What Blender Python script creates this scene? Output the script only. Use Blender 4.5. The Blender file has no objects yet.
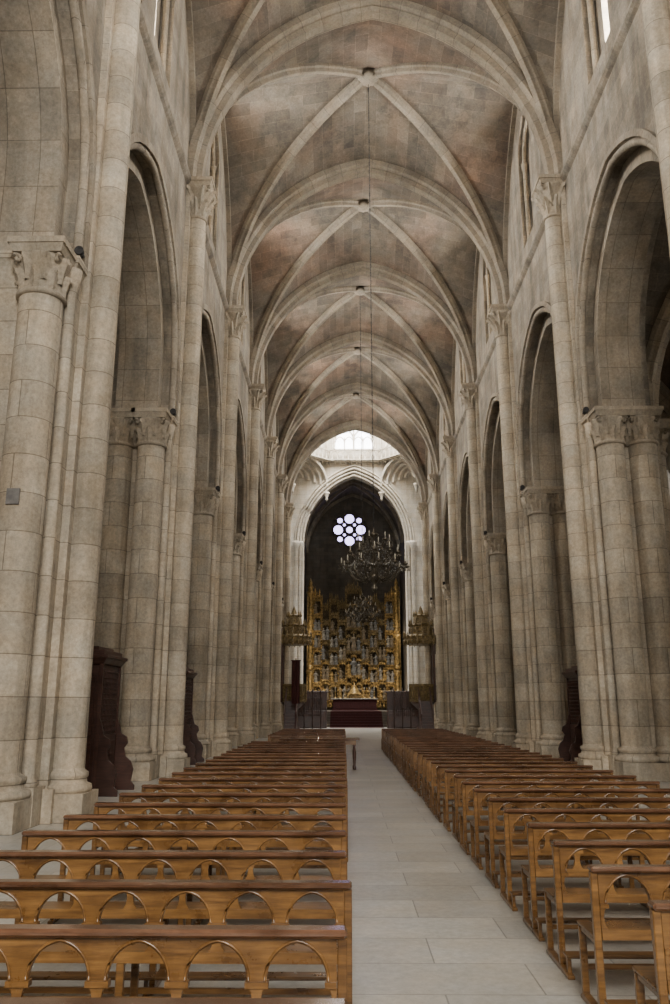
import bpy, math, random
from mathutils import Vector, Matrix
random.seed(7)
C = bpy.context.scene.collection
CX = 0.97
PI = math.pi

# ------------------------------------------------------------------ materials
def new_mat(name):
    m = bpy.data.materials.new(name); m.use_nodes = True
    nt = m.node_tree
    for n in list(nt.nodes):
        nt.nodes.remove(n)
    out = nt.nodes.new('ShaderNodeOutputMaterial')
    b = nt.nodes.new('ShaderNodeBsdfPrincipled')
    nt.links.new(b.outputs[0], out.inputs[0])
    return m, nt, b

def ramp(nt, fac, stops):
    r = nt.nodes.new('ShaderNodeValToRGB')
    el = r.color_ramp.elements
    el[0].position, el[0].color = stops[0][0], (*stops[0][1], 1)
    el[1].position, el[1].color = stops[-1][0], (*stops[-1][1], 1)
    for p, c in stops[1:-1]:
        e = el.new(p); e.color = (*c, 1)
    nt.links.new(fac, r.inputs[0])
    return r.outputs[0]

def noise(nt, vec, scale, detail=4, rough=0.6):
    n = nt.nodes.new('ShaderNodeTexNoise')
    n.inputs['Scale'].default_value = scale
    n.inputs['Detail'].default_value = detail
    n.inputs['Roughness'].default_value = rough
    if vec is not None: nt.links.new(vec, n.inputs['Vector'])
    return n.outputs['Fac']

def mul(nt, a, b, f=1.0, mode='MULTIPLY'):
    m = nt.nodes.new('ShaderNodeMix'); m.data_type = 'RGBA'; m.blend_type = mode
    m.inputs[0].default_value = f
    nt.links.new(a, m.inputs[6]); nt.links.new(b, m.inputs[7])
    return m.outputs[2]

def stone(name, c1, c2, cm, bw=0.95, rh=0.45, mortar=0.012, rough=0.9, stain=None, bump=0.35, lo=0.62, offset=0.5, streak=0.7, dark=None, grain=0.64):
    m, nt, b = new_mat(name)
    tc = nt.nodes.new('ShaderNodeTexCoord'); geo = nt.nodes.new('ShaderNodeNewGeometry')
    pos = geo.outputs['Position']
    br = nt.nodes.new('ShaderNodeTexBrick')
    nt.links.new(tc.outputs['UV'], br.inputs['Vector'])
    br.inputs['Color1'].default_value = (*c1, 1); br.inputs['Color2'].default_value = (*c2, 1)
    br.inputs['Mortar'].default_value = (*cm, 1)
    br.inputs['Scale'].default_value = 1.0
    br.inputs['Mortar Size'].default_value = mortar
    br.inputs['Mortar Smooth'].default_value = 0.6
    br.inputs['Brick Width'].default_value = bw; br.inputs['Row Height'].default_value = rh
    br.offset = offset
    n1 = noise(nt, pos, 0.45, 6, 0.7)
    r1 = ramp(nt, n1, [(0.3, (lo, lo*0.97, lo*0.93)), (0.7, (1.12, 1.11, 1.10))])
    n2 = noise(nt, pos, 14.0, 6, 0.8)
    r2 = ramp(nt, n2, [(0.3, (grain, grain*0.99, grain*0.97)), (0.7, (1.18, 1.18, 1.18))])
    n4 = noise(nt, pos, 1.6, 4, 0.6)
    r4 = ramp(nt, n4, [(0.35, (1.03, 0.98, 0.91)), (0.65, (0.95, 0.98, 1.01))])
    col = mul(nt, br.outputs['Color'], r1)
    col = mul(nt, col, r2)
    col = mul(nt, col, r4)
    if streak < 1:
        mp = nt.nodes.new('ShaderNodeMapping'); mp.inputs['Scale'].default_value = (1.3, 1.3, 0.12)
        nt.links.new(pos, mp.inputs[0])
        n5 = noise(nt, mp.outputs[0], 1.5, 5, 0.65)
        col = mul(nt, col, ramp(nt, n5, [(0.36, (streak, streak, streak*0.98)), (0.55, (1, 1, 1))]))
    if stain:
        n3 = noise(nt, pos, 0.28, 3, 0.55)
        r3 = ramp(nt, n3, [(0.45, (1, 1, 1)), (0.72, stain)])
        col = mul(nt, col, r3)
    if dark:
        n6 = noise(nt, pos, 0.7, 6, 0.75)
        col = mul(nt, col, ramp(nt, n6, [(0.38, (dark, dark, dark)), (0.52, (1, 1, 1))]))
    nt.links.new(col, b.inputs['Base Color'])
    b.inputs['Roughness'].default_value = rough
    bp = nt.nodes.new('ShaderNodeBump'); bp.inputs['Strength'].default_value = bump
    bp.inputs['Distance'].default_value = 0.02
    mx = nt.nodes.new('ShaderNodeMath'); mx.operation = 'SUBTRACT'
    nt.links.new(n2, mx.inputs[0]); nt.links.new(br.outputs['Fac'], mx.inputs[1])
    nt.links.new(mx.outputs[0], bp.inputs['Height'])
    nt.links.new(bp.outputs[0], b.inputs['Normal'])
    return m

def wood(name, c1, c2, rough=0.4, scale=1.0, coat=0.0):
    m, nt, b = new_mat(name)
    tc = nt.nodes.new('ShaderNodeTexCoord')
    mp = nt.nodes.new('ShaderNodeMapping'); mp.inputs['Scale'].default_value = (2*scale, 22*scale, 22*scale)
    oi = nt.nodes.new('ShaderNodeObjectInfo')
    nt.links.new(tc.outputs['Object'], mp.inputs[0])
    n = noise(nt, mp.outputs[0], 1.6, 5, 0.65)
    col = ramp(nt, n, [(0.3, c1), (0.7, c2)])
    r = ramp(nt, oi.outputs['Random'], [(0, (0.70, 0.67, 0.62)), (1, (1.12, 1.12, 1.12))])
    col = mul(nt, col, r)
    geo = nt.nodes.new('ShaderNodeNewGeometry')
    n2 = noise(nt, geo.outputs['Position'], 3.0, 5, 0.65)
    col = mul(nt, col, ramp(nt, n2, [(0.32, (0.55, 0.5, 0.45)), (0.62, (1.12, 1.12, 1.12))]))
    nt.links.new(col, b.inputs['Base Color'])
    rr = nt.nodes.new('ShaderNodeMapRange'); rr.inputs[3].default_value = rough*0.6; rr.inputs[4].default_value = rough*1.5
    nt.links.new(n2, rr.inputs[0]); nt.links.new(rr.outputs[0], b.inputs['Roughness'])
    b.inputs['Coat Weight'].default_value = coat
    b.inputs['Coat Roughness'].default_value = 0.15
    return m

def plain(name, c, rough=0.6, metal=0.0, nscale=8.0, lo=0.6):
    m, nt, b = new_mat(name)
    tc = nt.nodes.new('ShaderNodeTexCoord')
    n = noise(nt, tc.outputs['Object'], nscale, 4)
    col = ramp(nt, n, [(0.3, tuple(x*lo for x in c)), (0.7, tuple(min(1, x*1.15) for x in c))])
    nt.links.new(col, b.inputs['Base Color'])
    b.inputs['Roughness'].default_value = rough
    b.inputs['Metallic'].default_value = metal
    return m

def glow(name, c, s, nscale=3.0):
    m, nt, b = new_mat(name)
    tc = nt.nodes.new('ShaderNodeTexCoord')
    n = noise(nt, tc.outputs['Object'], nscale, 2)
    col = ramp(nt, n, [(0.3, tuple(x*0.85 for x in c)), (0.7, c)])
    nt.links.new(col, b.inputs['Emission Color'])
    b.inputs['Emission Strength'].default_value = s
    b.inputs['Base Color'].default_value = (0.5, 0.5, 0.5, 1)
    return m

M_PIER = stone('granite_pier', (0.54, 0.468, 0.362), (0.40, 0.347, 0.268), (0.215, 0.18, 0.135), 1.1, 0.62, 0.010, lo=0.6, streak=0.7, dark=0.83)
M_CAP = stone('carved_capital_stone', (0.38, 0.325, 0.247), (0.32, 0.275, 0.207), (0.2, 0.165, 0.12), 1.1, 5.0, 0.004, lo=0.58, streak=0.75)
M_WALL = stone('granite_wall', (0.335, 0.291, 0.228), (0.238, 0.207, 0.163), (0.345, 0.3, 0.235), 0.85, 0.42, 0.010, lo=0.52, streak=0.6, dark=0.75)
M_RIB = stone('granite_rib', (0.38, 0.328, 0.253), (0.29, 0.25, 0.193), (0.18, 0.15, 0.112), 0.6, 0.9, 0.011, lo=0.57, offset=0.0, streak=0.75, dark=0.82)
M_VRIB = stone('vault_rib_stone', (0.27, 0.23, 0.174), (0.20, 0.17, 0.129), (0.12, 0.1, 0.074), 0.7, 0.9, 0.011, lo=0.55, offset=0.0, streak=1, dark=0.78)
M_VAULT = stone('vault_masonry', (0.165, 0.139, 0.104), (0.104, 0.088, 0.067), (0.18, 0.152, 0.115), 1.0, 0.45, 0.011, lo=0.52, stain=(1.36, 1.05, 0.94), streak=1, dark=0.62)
M_PALE = stone('pale_granite', (0.54, 0.495, 0.42), (0.45, 0.413, 0.35), (0.28, 0.25, 0.205), 0.9, 0.45, 0.01, lo=0.68, streak=0.78)
M_DARKWALL = stone('dark_granite', (0.17, 0.15, 0.122), (0.125, 0.11, 0.092), (0.08, 0.07, 0.058), 0.85, 0.42, 0.010, lo=0.6, streak=0.8)  # darker granite tone for chancel, presbytery floor and rose tracery
M_FLOOR = stone('floor_slabs', (0.485, 0.475, 0.44), (0.365, 0.357, 0.33), (0.22, 0.215, 0.198), 1.25, 0.62, 0.008, rough=0.33, bump=0.12, lo=0.72, streak=1, grain=0.75)
M_PEW = wood('honey_oak', (0.075, 0.034, 0.010), (0.255, 0.13, 0.038), 0.28, 1.0, 0.35)
M_RAIL = wood('worn_dark_rail', (0.075, 0.034, 0.018), (0.165, 0.082, 0.045), 0.18, 1.0, 0.9)
M_DARKWOOD = wood('dark_mahogany', (0.03, 0.013, 0.009), (0.085, 0.034, 0.022), 0.4)
M_GOLD = plain('old_gilding', (0.58, 0.39, 0.14), 0.45, 0.4, 5.0, 0.16)
M_SHADEGILT = plain('shaded_gilding', (0.30, 0.215, 0.09), 0.55, 0.25, 8.0, 0.2)  # darker copy of the gilding, colours in the shade of the upper centre
M_POLY = plain('painted_carving', (0.27, 0.215, 0.14), 0.6, 0.1, 4.0, 0.3)
M_BLUEFIG = plain('silver_grey_carving', (0.24, 0.235, 0.215), 0.6, 0.0, 4.0, 0.3)
M_PALEFIG = plain('pale_carving', (0.36, 0.33, 0.27), 0.6, 0, 4.0, 0.3)
M_NICHE = plain('shaded_gilt_relief', (0.105, 0.078, 0.04), 0.7, 0.0, 2.5, 0.2)  # dark tone puts the shade of the niches into the gilding
M_BRONZE = plain('dark_bronze', (0.12, 0.10, 0.07), 0.4, 0.6, 14.0, 0.4)
M_IRON = plain('black_iron', (0.02, 0.017, 0.015), 0.75, 0.0)
M_RED = plain('crimson_cloth', (0.05, 0.009, 0.008), 0.9)
M_WAX = plain('candle_wax', (0.5, 0.46, 0.36), 0.5, 0, 8, 0.9)
M_CRYSTAL = plain('crystal_bead', (0.4, 0.39, 0.35), 0.15, 0.4, 20, 0.5)
M_LINEN = plain('white_linen', (0.35, 0.33, 0.3), 0.9, 0, 8, 0.9)
M_GREY = plain('slate_grey', (0.13, 0.12, 0.11), 0.6)
M_GLASS = glow('daylit_glass', (0.93, 0.96, 1.0), 4.0)
M_LGLASS = glow('lantern_glass', (0.95, 0.97, 1.0), 10.0)
M_ROSE = glow('rose_glass', (0.60, 0.51, 1.0), 5.5)

# ------------------------------------------------------------------ mesh builder
class MB:
    def __init__(s):
        s.v = []; s.f = []; s.uv = []; s.mi = []; s.sm = []
        s.cur = 0
    def face(s, idx, uv=None, smooth=False):
        s.f.append(tuple(idx)); s.uv.append(uv); s.mi.append(s.cur); s.sm.append(smooth)
    def add(s, o, M):
        k = len(s.v)
        s.v += [tuple(M @ Vector(p)) for p in o.v]
        for f, u, sm in zip(o.f, o.uv, o.sm):
            s.face([k+i for i in f], u, sm)
    def box(s, x0, x1, y0, y1, z0, z1):
        if x0 > x1: x0, x1 = x1, x0
        if y0 > y1: y0, y1 = y1, y0
        b = len(s.v)
        s.v += [(x0,y0,z0),(x1,y0,z0),(x1,y1,z0),(x0,y1,z0),(x0,y0,z1),(x1,y0,z1),(x1,y1,z1),(x0,y1,z1)]
        for q in ((0,3,2,1),(4,5,6,7),(0,1,5,4),(1,2,6,5),(2,3,7,6),(3,0,4,7)):
            s.face([b+i for i in q])
    def frust(s, x0, x1, y0, y1, z0, z1, g):
        b = len(s.v)
        s.v += [(x0,y0,z0),(x1,y0,z0),(x1,y1,z0),(x0,y1,z0),(x0-g,y0-g,z1),(x1+g,y0-g,z1),(x1+g,y1+g,z1),(x0-g,y1+g,z1)]
        for q in ((0,3,2,1),(4,5,6,7),(0,1,5,4),(1,2,6,5),(2,3,7,6),(3,0,4,7)):
            s.face([b+i for i in q])
    def lathe(s, prof, c=(0,0,0), seg=24, mod=None, smooth=True, a0=0.0, caps=True, axis='Z'):
        b = len(s.v); n = len(prof)
        rm = max(p[0] for p in prof)
        for r, z in prof:
            for i in range(seg):
                a = a0 + 2*PI*i/seg
                rr = mod(r, z, a) if mod else r
                if axis == 'Z': p = (rr*math.cos(a), rr*math.sin(a), z)
                elif axis == 'Y': p = (rr*math.cos(a), z, rr*math.sin(a))
                else: p = (z, rr*math.cos(a), rr*math.sin(a))
                s.v.append((c[0]+p[0], c[1]+p[1], c[2]+p[2]))
        for j in range(n-1):
            for i in range(seg):
                i2 = (i+1) % seg
                u0 = rm*2*PI*i/seg; u1 = rm*2*PI*(i+1)/seg
                s.face([b+j*seg+i, b+j*seg+i2, b+(j+1)*seg+i2, b+(j+1)*seg+i],
                       [(u0, prof[j][1]), (u1, prof[j][1]), (u1, prof[j+1][1]), (u0, prof[j+1][1])], smooth)
        if caps:
            s.face([b+i for i in range(seg)][::-1])
            s.face([b+(n-1)*seg+i for i in range(seg)])
    def sweep(s, path, bn, prof, closed=True, smooth=False, caps=True):
        b = len(s.v); n = len(path); k = len(prof)
        bn = Vector(bn).normalized(); L = 0; Ls = []
        for i, p in enumerate(path):
            p = Vector(p)
            t = (Vector(path[min(i+1, n-1)]) - Vector(path[max(i-1, 0)])).normalized()
            nn = bn.cross(t).normalized()
            if i: L += (p - Vector(path[i-1])).length
            Ls.append(L)
            for u, v in prof:
                q = p + bn*u + nn*v
                s.v.append(tuple(q))
        pl = [0]
        for j in range(k):
            a, c = prof[j], prof[(j+1) % k]
            pl.append(pl[-1] + math.hypot(a[0]-c[0], a[1]-c[1]))
        kk = k if closed else k-1
        for i in range(n-1):
            for j in range(kk):
                j2 = (j+1) % k
                s.face([b+i*k+j, b+i*k+j2, b+(i+1)*k+j2, b+(i+1)*k+j],
                       [(Ls[i], pl[j]), (Ls[i], pl[j+1]), (Ls[i+1], pl[j+1]), (Ls[i+1], pl[j])], smooth)
        if caps and closed:
            s.face([b+j for j in range(k)][::-1]); s.face([b+(n-1)*k+j for j in range(k)])
    def tube(s, path, r, seg=6, smooth=True):
        b = len(s.v); n = len(path)
        for i, p in enumerate(path):
            p = Vector(p)
            t = (Vector(path[min(i+1, n-1)]) - Vector(path[max(i-1, 0)])).normalized()
            up = Vector((0, 0, 1)) if abs(t.z) < 0.9 else Vector((1, 0, 0))
            a = t.cross(up).normalized(); c = t.cross(a).normalized()
            rr = r[i] if isinstance(r, (list, tuple)) else r
            for j in range(seg):
                an = 2*PI*j/seg
                s.v.append(tuple(p + a*math.cos(an)*rr + c*math.sin(an)*rr))
        for i in range(n-1):
            for j in range(seg):
                j2 = (j+1) % seg
                s.face([b+i*seg+j, b+i*seg+j2, b+(i+1)*seg+j2, b+(i+1)*seg+j], None, smooth)
        s.face([b+j for j in range(seg)]); s.face([b+(n-1)*seg+j for j in range(seg)][::-1])
    def extrude(s, poly, plane, d0, d1):
        b = len(s.v); k = len(poly)
        for d in (d0, d1):
            for p, q in poly:
                s.v.append({'XZ': (p, d, q), 'YZ': (d, p, q), 'XY': (p, q, d)}[plane])
        s.face([b+i for i in range(k)]); s.face([b+k+i for i in range(k)][::-1])
        for i in range(k):
            i2 = (i+1) % k
            s.face([b+i, b+k+i, b+k+i2, b+i2])
    def arch_panel(s, plane, u0, u1, z0, z1, uc, hs, spring, apex, d0, d1, sill=None, n=12, rnd=False):
        def P(u, z, d):
            return (u, d, z) if plane == 'XZ' else (d, u, z)
        pts = arch_pts(hs, spring, apex, n, rnd)
        pts = [(uc+x, z) for x, z in pts]
        bottom = sill if sill is not None else z0
        pts = [(uc-hs, bottom)] + pts + [(uc+hs, bottom)]
        def quad(a, b_, c, d_):
            b = len(s.v); s.v.extend([a, b_, c, d_]); s.face([b, b+1, b+2, b+3])
        for d in (d0, d1):
            quad(P(u0, z0, d), P(uc-hs, z0, d), P(uc-hs, z1, d), P(u0, z1, d))
            quad(P(uc+hs, z0, d), P(u1, z0, d), P(u1, z1, d), P(uc+hs, z1, d))
            if sill is not None and sill > z0:
                quad(P(uc-hs, z0, d), P(uc+hs, z0, d), P(uc+hs, sill, d), P(uc-hs, sill, d))
            for (a, za), (c, zc) in zip(pts[1:-1], pts[2:-1]):
                if abs(a-c) > 1e-6:
                    quad(P(a, za, d), P(c, zc, d), P(c, z1, d), P(a, z1, d))
        L = 0
        for (a, za), (c, zc) in zip(pts[:-1], pts[1:]):
            dl = math.hypot(a-c, za-zc)
            b = len(s.v); s.v.extend([P(a, za, d0), P(c, zc, d0), P(c, zc, d1), P(a, za, d1)])
            s.face([b, b+1, b+2, b+3], [(d0, L), (d0, L+dl), (d1, L+dl), (d1, L)])
            L += dl
        if sill is not None:
            quad(P(uc-hs, sill, d0), P(uc+hs, sill, d0), P(uc+hs, sill, d1), P(uc-hs, sill, d1))
        quad(P(u0, z1, d0), P(u1, z1, d0), P(u1, z1, d1), P(u0, z1, d1))
        quad(P(u0, z0, d0), P(uc-hs, z0, d0), P(uc-hs, z0, d1), P(u0, z0, d1))
        quad(P(uc+hs, z0, d0), P(u1, z0, d0), P(u1, z0, d1), P(uc+hs, z0, d1))
    def mesh(s, name, mats, bevel=0):
        me = bpy.data.meshes.new(name)
        me.from_pydata(s.v, [], s.f)
        for m in mats: me.materials.append(m)
        uvl = me.uv_layers.new(name='UVMap')
        for pi, p in enumerate(me.polygons):
            p.material_index = s.mi[pi]; p.use_smooth = s.sm[pi]
            u = s.uv[pi]
            if u is None:
                n = p.normal; ax = max(range(3), key=lambda i: abs(n[i]))
            for k, li in enumerate(p.loop_indices):
                if u is not None:
                    uvl.data[li].uv = u[k]
                else:
                    co = me.vertices[me.loops[li].vertex_index].co
                    uvl.data[li].uv = (co[1], co[2]) if ax == 0 else ((co[0], co[2]) if ax == 1 else (co[0], co[1]))
        if bevel:
            import bmesh
            bm = bmesh.new(); bm.from_mesh(me)
            bmesh.ops.remove_doubles(bm, verts=bm.verts, dist=1e-5)
            bmesh.ops.recalc_face_normals(bm, faces=bm.faces)
            ed = [e for e in bm.edges if len(e.link_faces) == 2 and e.calc_face_angle(0) > 0.6]
            bmesh.ops.bevel(bm, geom=ed, offset=bevel, segments=1, affect='EDGES', clamp_overlap=True)
            bm.to_mesh(me); bm.free()
        me.update()
        return me

def arch_pts(hs, spring, apex, n=12, rnd=False):
    if rnd:
        return [(-hs*math.cos(PI*i/(2*n)), spring+(apex-spring)*math.sin(PI*i/(2*n))) for i in range(2*n+1)]
    r = apex - spring
    R = (r*r + hs*hs)/(2*hs)
    pm = math.acos(max(-1, min(1, (R-hs)/R)))
    half = []
    for i in range(n+1):
        ph = pm*i/n
        half.append(((hs-R)+R*math.cos(ph), spring + R*math.sin(ph)))
    half[-1] = (0.0, apex)
    left = [(-x, z) for x, z in half]
    return left + half[::-1][1:]

def hz(x, hs, rise):
    R = (rise*rise + hs*hs)/(2*hs)
    q = abs(x) - (hs-R)
    return math.sqrt(max(0, R*R - q*q))

def obj(me, name, parent=None, loc=(0,0,0), rot=(0,0,0), label=None, scale=None):
    o = bpy.data.objects.new(name, me); C.objects.link(o)
    o.location = loc; o.rotation_euler = rot
    if scale: o.scale = scale
    if parent: o.parent = parent
    if label: o['label'] = label
    return o

def thing(name, label, cat, loc=(0,0,0), rot=(0,0,0), group=None, me=None):
    o = bpy.data.objects.new(name, me); C.objects.link(o)
    o.location = loc; o.rotation_euler = rot
    o['label'] = label; o['category'] = cat
    if group: o['group'] = group
    if me is None: o.empty_display_size = 0.2
    return o

def struct(name, me, label, cat):
    o = obj(me, name); o['kind'] = 'structure'; o['label'] = label; o['category'] = cat
    return o

# ------------------------------------------------------------------ key dims
NW = 5.65
BAY = 8.0
PY = [-10.7 + BAY*i for i in range(10)]
S1 = 9.35
S2 = 17.1
T_A, G_A, W_A = 23.8, 24.85, 24.1

# ------------------------------------------------------------------ floor
b = MB(); b.box(-16, 18, -13, 90, -0.2, 0.0)
struct('floor', b.mesh('floor', [M_FLOOR]), 'pale grey worn stone slab floor of the nave', 'floor')

# ------------------------------------------------------------------ nave walls
WIN = []
A_SP = S1+1.5
ORD = [(3.38, 14.75), (3.0, 14.32)]
def nave_wall(sgn, name):
    b = MB()
    X = lambda a: CX + sgn*a
    for i in range(len(PY)-1):
        y0, y1 = PY[i], PY[i+1]; yc = (y0+y1)/2
        b.cur = 0
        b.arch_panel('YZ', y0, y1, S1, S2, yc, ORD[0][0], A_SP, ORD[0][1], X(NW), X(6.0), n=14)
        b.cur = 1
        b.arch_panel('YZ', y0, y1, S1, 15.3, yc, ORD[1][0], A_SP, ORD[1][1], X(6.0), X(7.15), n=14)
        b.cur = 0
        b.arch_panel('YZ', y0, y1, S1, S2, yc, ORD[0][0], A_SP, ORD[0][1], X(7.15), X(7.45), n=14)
        b.arch_panel('YZ', y0, y1, S2, 25.4, yc, 0.9, 21.3, 22.9, X(NW), X(6.0), sill=17.9, n=8)
        b.arch_panel('YZ', y0, y1, S2, 25.4, yc, 0.36, 21.2, 22.3, X(6.0), X(7.0), sill=18.1, n=8)
        b.cur = 1
        for d in (-1, 1):
            b.lathe([(0.12,17.9),(0.12,18.05),(0.085,18.1),(0.085,21.1),(0.13,21.3),(0.13,21.4)], (X(5.85), yc+d*0.78, 0), 10)
        pts = arch_pts(0.78, 21.4, 22.7, 8)
        b.tube([(X(5.85), yc+u, z) for u, z in pts], 0.08, 6)
        pts = arch_pts(3.5, A_SP, 14.9, 12)
        path = [(X(NW), yc+u, z) for u, z in [(-3.5, S1)] + pts + [(3.5, S1)]]
        b.sweep(path, (-1,0,0), [(-0.08,-0.13),(0.08,-0.13),(0.08,0.02),(-0.08,0.06)])
        hs, ap = ORD[0]
        pts = arch_pts(hs, A_SP, ap, 14)
        b.tube([(X(NW+0.05), yc+u, z) for u, z in [(-hs, S1)] + pts + [(hs, S1)]], 0.09, 8)
    struct(name, b.mesh(name, [M_WALL, M_RIB]), 'grey-brown granite nave wall with pointed arcade and lancet clerestory', 'wall')
    b = MB()
    b.extrude([(0,16.82),(0.1,16.9),(0.16,16.98),(0.16,17.08),(0.05,17.14),(0,17.14)] , 'XZ', PY[0], PY[-1])
    b.v = [(X(NW+0.02)-sgn*vx, vy, vz) for vx, vy, vz in b.v]
    struct('trim_%d' % (1 if sgn < 0 else 2), b.mesh('string_course', [M_WALL]), 'thin projecting stone string course below the clerestory', 'cornice')
    for i in range(1, len(PY)-1):
        yc = (PY[i]+PY[i+1])/2
        g = MB(); g.box(X(6.92), X(6.95), yc-0.4, yc+0.4, 18.0, 22.4)
        WIN.append(g.mesh('glass', [M_GLASS]))
nave_wall(-1, 'wall_left')
nave_wall(1, 'wall_right')
wn = 1
for me in WIN:
    struct('window_%d' % wn, me, 'tall lancet clerestory window glowing with daylight', 'window'); wn += 1

# ------------------------------------------------------------------ vault webs
def web(b, xc, yc, a, bb, spring, tA, gA, wA, n=12):
    R = [x/a for x, z in arch_pts(a, spring, spring+max(tA-spring, a), n)]
    S = R
    def H(s, t):
        s, t = abs(s), abs(t)
        G = lambda q: hz(q*a, a, max(gA-spring, a)) * (gA-spring)/max(gA-spring, a)
        T = lambda q: hz(q*a, a, max(tA-spring, a)) * (tA-spring)/max(tA-spring, a)
        W = lambda q: hz(q*bb, bb, max(wA-spring, bb)) * (wA-spring)/max(wA-spring, bb)
        if s >= t:
            if t > 0.9999: return spring
            k = (1-s)/(1-t)
            return spring + W(t)*(1-k) + G(t)*k
        if s > 0.9999: return spring
        k = (1-t)/(1-s)
        return spring + T(s)*(1-k) + G(s)*k
    base = len(b.v); m = len(S)
    for s in S:
        for t in S:
            b.v.append((xc+s*a, yc+t*bb, H(s, t)))
    La = [0]
    for i in range(1, m):
        La.append(La[-1] + math.hypot((S[i]-S[i-1])*a, H(S[i], 1)-H(S[i-1], 1)))
    Lb = [0]
    for i in range(1, m):
        Lb.append(Lb[-1] + math.hypot((S[i]-S[i-1])*bb, H(1, S[i])-H(1, S[i-1])))
    for i in range(m-1):
        for j in range(m-1):
            idx = [base+i*m+j, base+(i+1)*m+j, base+(i+1)*m+j+1, base+i*m+j+1]
            sc, tc = abs(S[i]+S[i+1])/2, abs(S[j]+S[j+1])/2
            ij = [(i,j),(i+1,j),(i+1,j+1),(i,j+1)]
            if sc >= tc: uv = [(S[p]*a, Lb[q]) for p, q in ij]
            else: uv = [(S[q]*bb, La[p]) for p, q in ij]
            if abs(sc-tc) < 1e-6:
                if (S[i]+S[i+1])*(S[j]+S[j+1]) > 0:
                    tr = [(0,1,2),(0,2,3)]
                else:
                    tr = [(0,1,3),(1,2,3)]
                for t3 in tr:
                    cs = sum(abs(S[ij[k][0]]) for k in t3); ct = sum(abs(S[ij[k][1]]) for k in t3)
                    if cs >= ct: u3 = [(S[ij[k][0]]*a, Lb[ij[k][1]]) for k in t3]
                    else: u3 = [(S[ij[k][1]]*bb, La[ij[k][0]]) for k in t3]
                    b.face([idx[k] for k in t3], u3)
            else:
                b.face(idx, uv)
    return H, S

RIB_T = [(-0.38,-0.1),(-0.38,0.14),(-0.28,0.21),(-0.21,0.21),(-0.17,0.38),(0.17,0.38),(0.21,0.21),(0.28,0.21),(0.38,0.14),(0.38,-0.1)]
RIB_G = [(-0.16,-0.08),(-0.16,0.1),(-0.1,0.15),(-0.08,0.27),(0.08,0.27),(0.1,0.15),(0.16,0.1),(0.16,-0.08)]
RIB_W = [(-0.14,-0.08),(-0.14,0.14),(0.14,0.14),(0.14,-0.08)]

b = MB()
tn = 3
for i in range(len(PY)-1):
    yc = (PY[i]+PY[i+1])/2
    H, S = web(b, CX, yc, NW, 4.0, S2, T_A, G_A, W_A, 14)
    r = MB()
    for sg in (1, -1):
        d = Vector((NW, sg*4.0, 0)).normalized()
        bn = Vector((0,0,1)).cross(d)
        path = [(CX+s*NW, yc+sg*s*4.0, H(s, s)) for s in S]
        r.sweep(path, bn, RIB_G)
    for sg in (1, -1):
        path = [(CX+sg*(NW-0.02), yc+t*4.0, H(1, t)) for t in S]
        r.sweep(path, (-1,0,0), RIB_W)
    path = [(CX+s*NW, PY[i+1], H(s, 1)) for s in S]
    r.sweep(path, (0,1,0), RIB_T if i < len(PY)-2 else [(u*1.5, v*1.25) for u, v in RIB_T])
    r.lathe([(0.08,-0.42),(0.25,-0.39),(0.36,-0.3),(0.36,-0.18),(0.26,-0.1),(0.26,0.05)], (CX, yc, G_A), 20,
            mod=lambda q, z, a: q*(1+0.08*math.cos(8*a)))
    struct('trim_%d' % tn, r.mesh('vault_ribs', [M_VRIB]), 'moulded granite vault ribs meeting at a carved boss', 'vault rib'); tn += 1
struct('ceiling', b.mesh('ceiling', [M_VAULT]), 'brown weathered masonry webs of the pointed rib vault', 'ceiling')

# ------------------------------------------------------------------ side aisles
for sg, nm in ((-1, 'left'), (1, 'right')):
    b = MB(); w = MB(); r = MB()
    xc = CX + sg*(7.45+2.75)
    for i in range(len(PY)-1):
        yc = (PY[i]+PY[i+1])/2
        H, S = web(b, xc, yc, 2.75, 4.0, S1, 14.8, 15.5, 15.2, 8)
        for q in (1, -1):
            d = Vector((2.75, q*4.0, 0)).normalized(); bn = Vector((0,0,1)).cross(d)
            r.sweep([(xc+s*2.75, yc+q*s*4.0, H(s, s)) for s in S], bn, RIB_G)
        r.sweep([(xc+s*2.75, PY[i+1], H(s, 1)) for s in S], (0,1,0), RIB_T)
        w.arch_panel('YZ', PY[i], PY[i+1], 0, 16.4, yc, 0.55, 10.6, 11.6, CX+sg*12.95, CX+sg*13.6, sill=7.8, n=8)
        g = MB(); g.box(CX+sg*13.35, CX+sg*13.38, yc-0.6, yc+0.6, 7.7, 11.7)
        if i > 0:
            struct('window_%d' % wn, g.mesh('glass', [M_GLASS]), 'narrow arched aisle window glowing with daylight', 'window'); wn += 1
        w.box(CX+sg*12.5, CX+sg*12.95, PY[i+1]-0.5, PY[i+1]+0.5, 0, S1-0.25)
        w.lathe([(0.45,0),(0.45,0.45),(0.36,0.7),(0.3,0.75),(0.3,8.4),(0.34,8.5),(0.5,9.1),(0.5,9.35)], (CX+sg*12.4, PY[i+1], 0), 16)
    b.box(CX+sg*7.3, CX+sg*13.6, PY[0], PY[-1]+0.5, 16.2, 16.4)
    struct('ceiling_aisle_%s' % nm, b.mesh('ceiling_aisle', [M_VAULT]), 'dark masonry vault over the side aisle', 'ceiling')
    struct('wall_aisle_%s' % nm, w.mesh('wall_aisle', [M_WALL]), 'plain granite outer wall of the side aisle', 'wall')
    struct('trim_%d' % tn, r.mesh('aisle_ribs', [M_RIB]), 'granite ribs and transverse arches of the side aisle', 'vault rib'); tn += 1

b = MB()
b.arch_panel('XZ', CX-13.6, CX+13.6, 0, 26, CX, 3.6, 14, 20, PY[0]-0.6, PY[0], sill=7.0, n=10)
struct('wall_back', b.mesh('wall_back', [M_WALL]), 'granite entrance wall with a large window', 'wall')

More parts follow.
